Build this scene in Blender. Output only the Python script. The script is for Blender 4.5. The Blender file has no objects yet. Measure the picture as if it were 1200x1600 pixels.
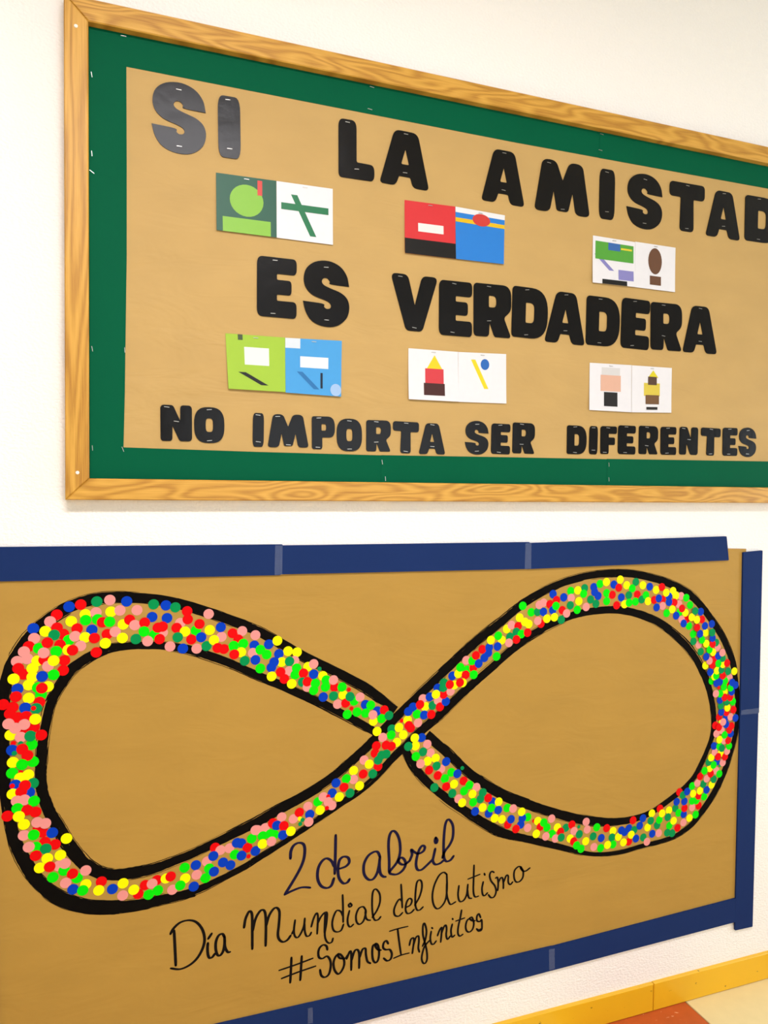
import bpy, math, random
import numpy as np
from mathutils import Matrix, Vector
from mathutils.geometry import tessellate_polygon

random.seed(7)
scene = bpy.context.scene
col = scene.collection

# ------------------------------------------------------------------ camera
# The room: decorated wall is the plane y = 0, x runs right along it, z up, floor z = 0.
F, CX, CY = 1150.0, 600.0, 800.0          # focal length and centre in photo pixels (1200 x 1600)
def unit(v): return v / np.linalg.norm(v)
VPX, VPY, VV = 3799.0, 797.0, 39000.0
ax = unit(np.array([(VPX - CX) / F, -(VPY - CY) / F, -1.0]))
vvx = CX + (-(VPY - CY) * (VV - CY) - F * F) / (VPX - CX)
az = -unit(np.array([(vvx - CX) / F, -(VV - CY) / F, -1.0]))
ay = np.cross(az, ax)
ROT = np.array([ax, ay, az])
CAM_H, CAM_D = 1.5, 1.704
cam_data = bpy.data.cameras.new('camera')
cam = bpy.data.objects.new('camera', cam_data)
col.objects.link(cam)
cam_data.sensor_fit = 'VERTICAL'
cam_data.sensor_height = 36.0
cam_data.lens = 36.0 * F / 1600.0
cam_data.clip_start = 0.02
M = Matrix([list(r) for r in ROT]).to_4x4()
M.translation = Vector((0, -CAM_D, CAM_H))
cam.matrix_world = M
scene.camera = cam

# ------------------------------------------------------------------ world and exposure
world = bpy.data.worlds.new('world')
scene.world = world
world.use_nodes = True
bg = world.node_tree.nodes['Background']
bg.inputs[0].default_value = (0.75, 0.85, 1.0, 1)
bg.inputs[1].default_value = 1.0
scene.view_settings.view_transform = 'Standard'
scene.view_settings.look = 'None'
scene.view_settings.gamma = 1.0
scene.view_settings.use_curve_mapping = False
scene.view_settings.exposure = 0.0

# daylight entering through the windows of the room (behind and to the right of the photographer)
def area(name, loc, rot, sx, sy, power, color):
    l = bpy.data.lights.new(name, 'AREA')
    l.shape = 'RECTANGLE'; l.size = sx; l.size_y = sy; l.energy = power; l.color = color
    o = bpy.data.objects.new(name, l); col.objects.link(o)
    o.location = loc; o.rotation_euler = rot
    return o
# (the letters mirror a window behind the photographer; the frame and the strips throw faint shade to the left)
area('window_behind_offscreen', (1.6, -3.61, 1.75), (math.pi / 2, 0, 0), 2.3, 1.3, 30, (0.86, 0.93, 1.0))
area('window_right_offscreen', (4.81, -1.7, 1.5), (math.pi / 2, 0, math.pi / 2), 1.5, 1.7, 60, (0.80, 0.90, 1.0))
# overhead lamp: the frame and the paper strips throw soft shade downwards; see ceiling_lamp_offscreen below
LAMP_STRENGTH = 64.0
LAMP_X, LAMP_Y = 0.1, -1.8

# ------------------------------------------------------------------ helpers
def at(px, py, t=0.0):
    """photo pixel -> (x, z) on the wall-parallel plane standing t in front of the wall"""
    r = ROT @ np.array([(px - CX) / F, -(py - CY) / F, -1.0])
    s = (CAM_D - t) / r[1]
    return (float(r[0] * s), float(CAM_H + r[2] * s))

def tag(o, label=None, cat=None, group=None, kind=None):
    if label: o['label'] = label
    if cat: o['category'] = cat
    if group: o['group'] = group
    if kind: o['kind'] = kind
    return o

def empty(name, loc, label=None, cat=None, group=None, kind=None):
    o = bpy.data.objects.new(name, None)
    o.empty_display_size = 0.05
    o.location = loc
    col.objects.link(o)
    return tag(o, label, cat, group, kind)

def wloc(o):
    v = Vector((0, 0, 0))
    while o is not None:
        v += Vector(o.location); o = o.parent
    return v

def mk(name, verts, faces, mat, parent=None, smooth=False, origin=None):
    """one mesh object from world-space vertices; mat may be a list with per-face index in faces_mat"""
    base = Vector(origin) if origin is not None else (wloc(parent) if parent else Vector((0, 0, 0)))
    me = bpy.data.meshes.new(name)
    me.from_pydata([tuple(Vector(v) - base) for v in verts], [], faces)
    me.materials.append(mat)
    if smooth:
        for p in me.polygons: p.use_smooth = True
    me.update()
    o = bpy.data.objects.new(name, me)
    col.objects.link(o)
    if parent: o.parent = parent
    o.location = base - (wloc(parent) if parent else Vector((0, 0, 0)))
    return o

def box(x0, x1, y0, y1, z0, z1):
    v = [(x, y, z) for x in (x0, x1) for y in (y0, y1) for z in (z0, z1)]
    f = [(0, 1, 3, 2), (4, 6, 7, 5), (0, 4, 5, 1), (2, 3, 7, 6), (0, 2, 6, 4), (1, 5, 7, 3)]
    return v, f

def bevel_box(x0, x1, y0, y1, z0, z1, b, axis_front='y'):
    """box whose front (-y) edges are chamfered by b"""
    v = [(x0, y1, z0), (x1, y1, z0), (x1, y1, z1), (x0, y1, z1),
         (x0, y0 + b, z0), (x1, y0 + b, z0), (x1, y0 + b, z1), (x0, y0 + b, z1),
         (x0 + b, y0, z0 + b), (x1 - b, y0, z0 + b), (x1 - b, y0, z1 - b), (x0 + b, y0, z1 - b)]
    f = [(0, 1, 2, 3)[::-1]]
    f = [(3, 2, 1, 0)]
    for i in range(4):
        j = (i + 1) % 4
        f.append((i, j, 4 + j, 4 + i)); f.append((4 + i, 4 + j, 8 + j, 8 + i))
    f.append((8, 9, 10, 11))
    return v, f

def prism(outer, holes, t0, t1, chamfer=0.0):
    """polygon(s) in (x, z) extruded from y=-t0 (back) to y=-t1 (front)"""
    loops = [outer] + holes
    flat = [p for l in loops for p in l]
    tris = tessellate_polygon([[Vector((p[0], p[1], 0)) for p in l] for l in loops])
    n = len(flat)
    v = [(p[0], -t1, p[1]) for p in flat] + [(p[0], -t0, p[1]) for p in flat]
    f = []
    for a, b, c in tris:
        area2 = (flat[b][0] - flat[a][0]) * (flat[c][1] - flat[a][1]) - (flat[c][0] - flat[a][0]) * (flat[b][1] - flat[a][1])
        if area2 < 0: a, b, c = a, c, b
        f.append((a, b, c)); f.append((n + a, n + c, n + b))
    k = 0
    for l in loops:
        m = len(l)
        for i in range(m):
            j = (i + 1) % m
            f.append((k + i, n + k + i, n + k + j, k + j))
        k += m
    return v, f

def fillet(poly, r, n=5):
    """round the corners of a polygon; r is a number or a list of one radius per corner"""
    out = []
    m = len(poly)
    for i in range(m):
        p = np.array(poly[i], float); a = np.array(poly[i - 1], float); b = np.array(poly[(i + 1) % m], float)
        rr = r[i] if isinstance(r, (list, tuple)) else r
        la, lb = np.linalg.norm(a - p), np.linalg.norm(b - p)
        d = min(rr, la * 0.48, lb * 0.48)
        if d < 1e-6:
            out.append(tuple(p)); continue
        s, e = p + (a - p) / la * d, p + (b - p) / lb * d
        for k in range(n + 1):
            t = k / n
            out.append(tuple((1 - t) ** 2 * s + 2 * t * (1 - t) * p + t * t * e))
    return out

def catmull(pts, per=6, closed=False):
    P = [np.array(p, float) for p in pts]
    out = []
    m = len(P)
    for i in range(m if closed else m - 1):
        p0 = P[i - 1] if (closed or i > 0) else 2 * P[0] - P[1]
        p1, p2 = P[i], P[(i + 1) % m]
        p3 = P[(i + 2) % m] if (closed or i + 2 < m) else 2 * P[-1] - P[-2]
        for k in range(per):
            t = k / per
            out.append(0.5 * ((2 * p1) + (-p0 + p2) * t + (2 * p0 - 5 * p1 + 4 * p2 - p3) * t * t + (-p0 + 3 * p1 - 3 * p2 + p3) * t ** 3))
    if not closed: out.append(P[-1])
    return out

# ------------------------------------------------------------------ materials
def lin(h):
    h = h.lstrip('#')
    c = [int(h[i:i + 2], 16) / 255 for i in (0, 2, 4)]
    return tuple(x / 12.92 if x <= 0.04045 else ((x + 0.055) / 1.055) ** 2.4 for x in c) + (1.0,)

def mat(name, color, rough=0.6, spec=0.5, bump=None, vary=None, metal=0.0, alpha=1.0, coat=0.0):
    m = bpy.data.materials.new(name)
    m.use_nodes = True
    nt = m.node_tree
    b = nt.nodes['Principled BSDF']
    c = lin(color) if isinstance(color, str) else tuple(color) + (1.0,) * (4 - len(color))
    b.inputs['Base Color'].default_value = c
    b.inputs['Roughness'].default_value = rough
    b.inputs['Specular IOR Level'].default_value = spec
    b.inputs['Metallic'].default_value = metal
    b.inputs['Alpha'].default_value = alpha
    b.inputs['Coat Weight'].default_value = coat
    tc = nt.nodes.new('ShaderNodeTexCoord')
    if vary:      # (scale xyz, amount)
        mp = nt.nodes.new('ShaderNodeMapping'); mp.inputs['Scale'].default_value = vary[0]
        ns = nt.nodes.new('ShaderNodeTexNoise'); ns.inputs['Scale'].default_value = 1.0; ns.inputs['Detail'].default_value = 5
        mx = nt.nodes.new('ShaderNodeMix'); mx.data_type = 'RGBA'
        nt.links.new(tc.outputs['Object'], mp.inputs[0]); nt.links.new(mp.outputs[0], ns.inputs[0])
        nt.links.new(ns.outputs[0], mx.inputs[0])
        k = vary[1]
        mx.inputs[6].default_value = tuple(x * (1 - k) for x in c[:3]) + (1,)
        mx.inputs[7].default_value = tuple(min(1, x * (1 + k)) for x in c[:3]) + (1,)
        nt.links.new(mx.outputs[2], b.inputs['Base Color'])
    if bump:      # (scale xyz, strength, distance)
        mp = nt.nodes.new('ShaderNodeMapping'); mp.inputs['Scale'].default_value = bump[0]
        ns = nt.nodes.new('ShaderNodeTexNoise'); ns.inputs['Scale'].default_value = 1.0; ns.inputs['Detail'].default_value = 4
        bp = nt.nodes.new('ShaderNodeBump'); bp.inputs['Strength'].default_value = bump[1]; bp.inputs['Distance'].default_value = bump[2]
        nt.links.new(tc.outputs['Object'], mp.inputs[0]); nt.links.new(mp.outputs[0], ns.inputs[0])
        nt.links.new(ns.outputs[0], bp.inputs['Height']); nt.links.new(bp.outputs[0], b.inputs['Normal'])
    return m

def wood(name, vertical):
    """honey oak: fine straight pores, soft bands, a few flame-shaped growth lines"""
    m = bpy.data.materials.new(name); m.use_nodes = True
    nt = m.node_tree; b = nt.nodes['Principled BSDF']
    N = nt.nodes.new; L = nt.links.new
    tc = N('ShaderNodeTexCoord')
    def noise(along, across, detail, dist=0.0):
        mp = N('ShaderNodeMapping')
        mp.inputs['Scale'].default_value = (across, 1, along) if vertical else (along, 1, across)
        n = N('ShaderNodeTexNoise'); n.inputs['Scale'].default_value = 1.0
        n.inputs['Detail'].default_value = detail; n.inputs['Distortion'].default_value = dist
        L(tc.outputs['Object'], mp.inputs[0]); L(mp.outputs[0], n.inputs[0])
        return n
    def math_(op, x, y=None, z=None):
        n = N('ShaderNodeMath'); n.operation = op
        for i, q in enumerate((x, y, z)):
            if q is None: continue
            if isinstance(q, (int, float)): n.inputs[i].default_value = q
            else: L(q, n.inputs[i])
        return n.outputs[0]
    big = noise(1.1 if vertical else 3.2, 12 if vertical else 16, 1.5, 0.15)
    rings = math_('SINE', math_('MULTIPLY', big.outputs[0], 95.0 if vertical else 75.0))
    fine = noise(9, 420, 3)
    pore = noise(30, 900, 2)
    v = math_('MULTIPLY_ADD', rings, 0.16, 0.30)
    v = math_('MULTIPLY_ADD', fine.outputs[0], 0.55, v)
    v = math_('MULTIPLY_ADD', pore.outputs[0], 0.30, v)
    cr = N('ShaderNodeValToRGB')
    e = cr.color_ramp.elements
    e[0].position = 0.45; e[0].color = lin('#D3A046')
    e[1].position = 1.0; e[1].color = lin('#A26E26')
    x = cr.color_ramp.elements.new(0.72); x.color = lin('#C28F38')
    L(v, cr.inputs[0]); L(cr.outputs[0], b.inputs['Base Color'])
    b.inputs['Roughness'].default_value = 0.42
    b.inputs['Specular IOR Level'].default_value = 0.3
    bp = N('ShaderNodeBump'); bp.inputs['Strength'].default_value = 0.12; bp.inputs['Distance'].default_value = 0.001
    L(fine.outputs[0], bp.inputs['Height']); L(bp.outputs[0], b.inputs['Normal'])
    return m

def paper(name, color, rough, streak, wr=0.35):
    """kraft paper: fine pulp mottling, rolled streaks and soft wrinkles"""
    m = mat(name, color, rough, 0.2, vary=(streak, 0.10))
    nt = m.node_tree; b = nt.nodes['Principled BSDF']; N = nt.nodes.new; L = nt.links.new
    tc = N('ShaderNodeTexCoord')
    mp = N('ShaderNodeMapping'); mp.inputs['Scale'].default_value = (5, 5, 14); mp.inputs['Rotation'].default_value = (0, 0.35, 0)
    n1 = N('ShaderNodeTexNoise'); n1.inputs['Scale'].default_value = 1.0; n1.inputs['Detail'].default_value = 3; n1.inputs['Distortion'].default_value = 0.8
    L(tc.outputs['Object'], mp.inputs[0]); L(mp.outputs[0], n1.inputs[0])
    bp = N('ShaderNodeBump'); bp.inputs['Strength'].default_value = wr; bp.inputs['Distance'].default_value = 0.012
    L(n1.outputs[0], bp.inputs['Height']); L(bp.outputs[0], b.inputs['Normal'])
    return m

MAT = dict(
    wall=mat('wall_paint', '#F4EFE9', 0.8, 0.2, bump=((130, 130, 190), 0.55, 0.005)),
    plain=mat('ceiling_paint', '#E2DFD8', 0.85, 0.2, bump=((90, 90, 90), 0.2, 0.002)),
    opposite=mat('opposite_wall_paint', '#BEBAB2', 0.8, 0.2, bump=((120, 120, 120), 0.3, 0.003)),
    wood_v=wood('oak_upright', True), wood_h=wood('oak_rail', False),
    panel=mat('dark_felt_panel', '#16261F', 0.9, 0.1, bump=((400, 400, 400), 0.3, 0.001)),
    green=mat('green_card_paper', '#005437', 0.65, 0.06, bump=((9, 9, 5), 0.25, 0.006), vary=((6, 6, 6), 0.06)),
    kraft=paper('kraft_paper_board', '#B8965C', 0.6, (7, 7, 14)),
    kraft2=paper('kraft_paper_poster', '#AC853C', 0.6, (5, 5, 13), 0.22),
    blue=mat('navy_card_paper', '#1A2E5E', 0.65, 0.06, bump=((8, 8, 8), 0.2, 0.005), vary=((5, 5, 5), 0.08)),
    black=mat('black_laminated_paper', '#0B0908', 0.28, 0.17, bump=((16, 16, 16), 0.35, 0.004), vary=((30, 30, 30), 0.15)),
    marker=mat('black_brush_paint', '#080503', 0.85, 0.08, bump=((60, 60, 60), 0.5, 0.001), vary=((25, 25, 25), 0.5)),
    pen=mat('black_marker_ink', '#0A0505', 0.7, 0.12, vary=((80, 80, 80), 0.3)),
    pen_blue=mat('navy_marker_ink', '#140E30', 0.7, 0.12, vary=((80, 80, 80), 0.3)),
    staple=mat('staple_steel', '#B4B0A8', 0.4, 0.5, metal=1.0, vary=((50, 50, 50), 0.05)),
    screw=mat('screw_head_white', '#E8E4DC', 0.4, 0.5, vary=((300, 300, 300), 0.1)),
    tape=mat('clear_tape', '#B8C4E0', 0.3, 0.3, alpha=0.06, vary=((60, 60, 60), 0.15)),
    skirting=mat('yellow_ceramic', '#E6B01A', 0.35, 0.5, vary=((5, 5, 5), 0.10), bump=((30, 30, 30), 0.1, 0.002)),
    grout=mat('dark_grout', '#3A2A18', 0.9, 0.1, vary=((40, 40, 40), 0.2)),
    tile_brown=mat('terracotta_tile', '#BC5624', 0.45, 0.3, vary=((25, 25, 25), 0.18)),
    tile_cream=mat('cream_tile', '#E4D098', 0.45, 0.3, vary=((30, 30, 30), 0.06)),
    frame_white=mat('white_window_paint', '#ECEAE6', 0.4, 0.4, vary=((20, 20, 20), 0.03)),
)

def specks(m, color, scale, level):
    """scuffs and chips of another colour scattered over a material"""
    nt = m.node_tree; b = nt.nodes['Principled BSDF']; N = nt.nodes.new; L = nt.links.new
    tc = N('ShaderNodeTexCoord'); mp = N('ShaderNodeMapping'); mp.inputs['Scale'].default_value = scale
    n = N('ShaderNodeTexNoise'); n.inputs['Scale'].default_value = 1.0; n.inputs['Detail'].default_value = 2
    cr = N('ShaderNodeValToRGB'); cr.color_ramp.elements[0].position = level; cr.color_ramp.elements[1].position = level + .03
    mx = N('ShaderNodeMix'); mx.data_type = 'RGBA'; mx.inputs[7].default_value = lin(color)
    old = b.inputs['Base Color'].links[0].from_socket
    L(tc.outputs['Object'], mp.inputs[0]); L(mp.outputs[0], n.inputs[0]); L(n.outputs[0], cr.inputs[0])
    L(cr.outputs[0], mx.inputs[0]); L(old, mx.inputs[6]); L(mx.outputs[2], b.inputs['Base Color'])
specks(MAT['skirting'], '#4A3412', (45, 45, 140), .735)
specks(MAT['tile_brown'], '#E8B088', (60, 200, 60), .70)

# ------------------------------------------------------------------ the room
X0R, X1R, YR, ZC = -2.6, 4.8, -3.6, 3.05
def struct(name, vf, m):
    return tag(mk(name, vf[0], vf[1], m), kind='structure')
struct('wall_back', box(X0R - 0.15, X1R + 0.15, 0.0, 0.15, -0.1, ZC + 0.15), MAT['wall'])
struct('ceiling', box(X0R - 0.15, X1R + 0.15, YR - 0.15, 0.0, ZC, ZC + 0.15), MAT['plain'])
struct('wall_left', box(X0R - 0.15, X0R, YR, 0.0, -0.1, ZC), MAT['opposite'])

def wall_with_opening(name, horizontal, a0, a1, o0, o1, z0, z1, c0, c1):
    """wall along x (horizontal) or y with one window opening, as a single mesh of four blocks"""
    V, Fc = [], []
    for (p0, p1, q0, q1) in ((a0, o0, -0.1, ZC), (o1, a1, -0.1, ZC), (o0, o1, -0.1, z0), (o0, o1, z1, ZC)):
        v, f = box(p0, p1, c0, c1, q0, q1) if horizontal else box(c0, c1, p0, p1, q0, q1)
        k = len(V); V += v; Fc += [tuple(i + k for i in q) for q in f]
    return struct(name, (V, Fc), MAT['opposite'])
wall_with_opening('wall_front', True, X0R - 0.15, X1R + 0.15, 0.4, 2.8, 1.05, 2.45, YR - 0.15, YR)
wall_with_opening('wall_right', False, YR, 0.0, -2.5, -0.9, 0.6, 2.4, X1R, X1R + 0.15)

def window(name, horizontal, o0, o1, z0, z1, c):
    V, Fc = [], []
    w = 0.05
    bars = [(o0, o0 + w, z0, z1), (o1 - w, o1, z0, z1), (o0, o1, z0, z0 + w), (o0, o1, z1 - w, z1),
            ((o0 + o1) / 2 - w / 2, (o0 + o1) / 2 + w / 2, z0, z1)]
    for (p0, p1, q0, q1) in bars:
        v, f = box(p0, p1, c - 0.03, c + 0.03, q0, q1) if horizontal else box(c - 0.03, c + 0.03, p0, p1, q0, q1)
        k = len(V); V += v; Fc += [tuple(i + k for i in q) for q in f]
    return struct(name, (V, Fc), MAT['frame_white'])
window('window_1', True, 0.4, 2.8, 1.05, 2.45, YR - 0.06)
window('window_2', False, -2.5, -0.9, 0.6, 2.4, X1R + 0.06)

# floor: slab with single tiles, cream with brown ones set along the wall, a joint at x = 1.57
floor = struct('floor', box(X0R - 0.15, X1R + 0.15, YR - 0.15, 0.0, -0.1, -0.006), MAT['grout'])
TS = 0.40
tile_mesh = {}
for key in ('tile_brown', 'tile_cream'):
    h = TS / 2 - 0.0015
    v = [(-h, -h, 0), (h, -h, 0), (h, h, 0), (-h, h, 0), (-h, -h, 0.0045), (h, -h, 0.0045), (h, h, 0.0045), (-h, h, 0.0045),
         (-h + .001, -h + .001, 0.006), (h - .001, -h + .001, 0.006), (h - .001, h - .001, 0.006), (-h + .001, h - .001, 0.006)]
    f = [(3, 2, 1, 0)]
    for i in range(4):
        j = (i + 1) % 4
        f += [(i, j, 4 + j, 4 + i), (4 + i, 4 + j, 8 + j, 8 + i)]
    f.append((8, 9, 10, 11))
    me = bpy.data.meshes.new('floor_tile'); me.from_pydata(v, [], f); me.materials.append(MAT[key]); tile_mesh[key] = me
for i in range(-10, 8):
    for j in range(9):
        o = bpy.data.objects.new('floor_tile', tile_mesh['tile_brown' if (i % 2 and j == 0) else 'tile_cream'])
        col.objects.link(o); o.parent = floor
        o.location = (1.57 + (i + 0.5) * TS, -0.002 - (j + 0.5) * TS, -0.006)

# skirting: ceramic pieces with a joint at x = 1.452
base_o = struct('baseboard_back', box(X0R, X1R, -0.006, 0.0, 0.0, 0.076), MAT['grout'])
PL = 0.62
for i in range(-7, 6):
    a, b_ = max(1.452 + i * PL, X0R), min(1.452 + (i + 1) * PL, X1R)
    if b_ - a > 0.05:
        v, f = bevel_box(a + 0.001, b_ - 0.001, -0.011, 0.0, 0.001, 0.082 + random.uniform(-0.0008, 0.0008), 0.002)
        mk('baseboard_tile', v, f, MAT['skirting'], base_o)

# the corridor's ceiling lamp, flush with the ceiling
def emit(name, color, strength):
    m = bpy.data.materials.new(name); m.use_nodes = True
    nt = m.node_tree; b = nt.nodes['Principled BSDF']
    b.inputs['Base Color'].default_value = (0.9, 0.9, 0.88, 1)
    b.inputs['Emission Color'].default_value = color
    b.inputs['Emission Strength'].default_value = strength
    return m
MAT['lamp'] = emit('lamp_diffuser', (0.985, 0.955, 1.0, 1), LAMP_STRENGTH)
lamp = empty('ceiling_lamp_offscreen', (LAMP_X, LAMP_Y, ZC), 'long white lamp fixed flush to the corridor ceiling', 'lamp')
V, Fc = [], []
for (p0, p1, q0, q1) in ((-.64, .64, -.17, -.15), (-.64, .64, .15, .17), (-.64, -.62, -.15, .15), (.62, .64, -.15, .15)):
    v, f = box(LAMP_X + p0, LAMP_X + p1, LAMP_Y + q0, LAMP_Y + q1, ZC - .03, ZC)
    k = len(V); V += v; Fc += [tuple(i + k for i in q) for q in f]
mk('lamp_frame', V, Fc, MAT['frame_white'], lamp)
v, f = box(LAMP_X - .62, LAMP_X + .62, LAMP_Y - .15, LAMP_Y + .15, ZC - .025, ZC - .001)
mk('diffuser_offscreen', v, f, MAT['lamp'], lamp)

# ------------------------------------------------------------------ bulletin board
FT = 0.032                                   # frame stands 32 mm off the wall
bx0, bz0 = -0.1065, 1.4725                   # outer corner of the frame
bz1 = 2.5105
fw = 0.0465                                  # rail width
GT, KT = 0.0135, 0.0128                      # front of green paper, front of kraft sheet
bx1 = 2.06
board = empty('bulletin_board', (bx0, 0, bz0), 'oak framed wall notice board lined with brown paper and a dark green border', 'notice board')

def rail(poly, m):
    """mitred rail: polygon front face with small chamfer, extruded to the wall"""
    c = np.mean(np.array(poly), axis=0)
    inner = []
    mlen = len(poly)
    for i in range(mlen):
        p = np.array(poly[i]); a = np.array(poly[i - 1]); b = np.array(poly[(i + 1) % mlen])
        ea, eb = unit(p - a), unit(b - p)
        na, nb = np.array([-ea[1], ea[0]]), np.array([-eb[1], eb[0]])
        k = 0.0022
        s = k / max(0.3, 1 + na @ nb)
        inner.append(p + (na + nb) * s)
    n = mlen
    v = [(p[0], 0.0, p[1]) for p in poly] + [(p[0], -FT + 0.002, p[1]) for p in poly] + [(p[0], -FT, p[1]) for p in inner]
    f = [tuple(range(n - 1, -1, -1))]
    for i in range(n):
        j = (i + 1) % n
        f += [(i, j, n + j, n + i), (n + i, n + j, 2 * n + j, 2 * n + i)]
    f.append(tuple(2 * n + i for i in range(n)))
    return mk('frame_rail', v, f, m, board)
ix0, ix1, iz0, iz1 = bx0 + fw, bx1 - fw, bz0 + fw - 0.001, bz1 - fw
g = 0.0004
rail_l = rail([(bx0, bz0), (ix0, iz0), (ix0, iz1), (bx0, bz1)], MAT['wood_v'])
rail([(bx1, bz0), (bx1, bz1), (ix1, iz1), (ix1, iz0)], MAT['wood_v'])
rail([(bx0 + g, bz0), (bx1 - g, bz0), (ix1 - g, iz0), (ix0 + g, iz0)], MAT['wood_h'])
rail([(bx0 + g, bz1), (ix0 + g, iz1), (ix1 - g, iz1), (bx1 - g, bz1)], MAT['wood_h'])
v, f = box(bx0 + 0.01, bx1 - 0.01, -0.0118, -0.001, bz0 + 0.01, bz1 - 0.01)
mk('back_panel', v, f, MAT['panel'], board)

def disc_head(px, py, r, t, parent, m, name):
    x, z = at(px, py, t)
    V = [(x, -t - 0.0012, z)]; n = 14
    for k in range(n):
        a = 2 * math.pi * k / n; V.append((x + r * 0.75 * math.cos(a), -t - 0.001, z + r * 0.75 * math.sin(a)))
    for k in range(n):
        a = 2 * math.pi * k / n; V.append((x + r * math.cos(a), -t + 0.0005, z + r * math.sin(a)))
    Fc = []
    for k in range(n):
        j = (k + 1) % n
        Fc += [(0, 1 + k, 1 + j), (1 + k, 1 + n + k, 1 + n + j, 1 + j)]
    return mk(name, V, Fc, m, parent)
for p in ((118.5, 40.5), (121, 738.5)):
    disc_head(p[0], p[1], 0.0042, FT, rail_l, MAT['screw'], 'screw')

# kraft sheet filling the board, then the green border strips over its edges
v, f = prism([(ix0 + 0.03, iz0 + 0.02), (ix1 - 0.03, iz0 + 0.02), (ix1 - 0.03, iz1 - 0.02), (ix0 + 0.03, iz1 - 0.02)], [], 0.0119, KT)
mk('kraft_sheet', v, f, MAT['kraft'], board)
G = lambda px, py: at(px, py, GT)
STRIPS = []
def strip(name, pts, t0, t1, m, parent):
    v, f = prism(pts, [], t0, t1)
    return STRIPS.append(mk(name, v, f, m, parent))
o_l, o_b, o_t = ix0 + 0.0006, iz0 + 0.0005, iz1 - 0.0005
zl = G(196, 547)[1]
# left side, two pieces
strip('border_strip', [(o_l, zl), G(196, 547), G(198, 400), G(198, 250), G(197.5, 104), (G(197.5, 104)[0], o_t), (o_l, o_t)], KT, GT + .0004, MAT['green'], board)
strip('border_strip', [(o_l, o_b), (G(193, 699)[0], o_b), G(193, 699), G(195, 620), (G(196, 547)[0], zl + .004), (o_l, zl + 0.004)], KT, GT + .0008, MAT['green'], board)
# top, two pieces (the second tucked under the first)
xs = G(939, 206)[0]
strip('border_strip', [(G(197.4, 104)[0] - .02, G(197.4, 104)[1]), G(400, 143.5), G(600, 182.5), G(800, 221.5), (xs, G(939, 247)[1]), (xs, o_t), (G(197.4, 104)[0] - .02, o_t)], KT, GT, MAT['green'], board)
zr = G(1200, 294)[1]
strip('border_strip', [(xs - .004, G(937, 246.8)[1]), G(1070, 271), (ix1 - 0.08, zr), (ix1 - 0.001, zr), (ix1 - 0.001, o_t), (xs - .004, o_t)], KT, GT + .0003, MAT['green'], board)
# bottom, three pieces
xb1, xb2 = G(598, 730)[0], G(950, 730)[0]
strip('border_strip', [(o_l, o_b), (xb1, o_b), (xb1, G(598, 711.5)[1]), G(400, 706), G(193, 699), (o_l, G(193, 699)[1])], KT, GT, MAT['green'], board)
strip('border_strip', [(xb1 - .004, o_b), (xb2, o_b), (xb2, G(950, 717.5)[1]), G(800, 714.5), (xb1 - .004, G(597, 711.2)[1])], KT, GT + .0004, MAT['green'], board)
strip('border_strip', [(xb2 - .004, o_b), (ix1 - .001, o_b), (ix1 - .001, G(1200, 721)[1]), G(1200, 721), (xb2 - .004, G(949, 717)[1])], KT, GT + .0008, MAT['green'], board)
# right side (runs outside the picture)
strip('border_strip', [(ix1 - 0.085, o_b + .07), (ix1 - .001, o_b + .07), (ix1 - .001, o_t - .07), (ix1 - 0.085, o_t - .07)], KT, GT + .0006, MAT['green'], board)

# staples: one small mesh shared by all
def staple_mesh():
    v, f = [], []
    for (a0, a1, b0, b1) in ((-.0055, .0055, .0004, .0011), (-.0055, -.0047, -.0006, .0004), (.0047, .0055, -.0006, .0004)):
        q, w = box(a0, a1, -b1, -b0, -.0006, .0006)
        k = len(v); v += q; f += [tuple(i + k for i in t) for t in w]
    me = bpy.data.meshes.new('staple'); me.from_pydata(v, [], f); me.materials.append(MAT['staple'])
    return me
ST = staple_mesh()
def staple(x, z, t, ang, parent):
    o = bpy.data.objects.new('staple', ST); col.objects.link(o); o.parent = parent
    o.location = Vector((x, -t, z)) - wloc(parent); o.rotation_euler = (0, ang, 0)
    return o
for (px, py, a, q) in ((193, 48, 0, 0), (139, 116, 1.4, 0), (142, 240, 1.5, 0), (139.5, 268, .6, 0), (581, 130, .1, 2), (578, 171, .1, 2), (143, 545, 1.4, 1), (195, 547, 1.5, 1),
                       (144, 700, 1.5, 1), (192, 702, 1.2, 1), (597, 722, 1.4, 5), (602, 748, 1.5, 5), (951, 726, 1.5, 6), (951, 749, 1.5, 6), (940, 203, .1, 3), (938, 235, .1, 3)):
    x, z = at(px, py, GT)
    x = max(x, ix0 + 0.006); z = min(max(z, iz0 + .006), iz1 - .006)
    staple(x, z, GT + .0006, a, STRIPS[q])

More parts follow.
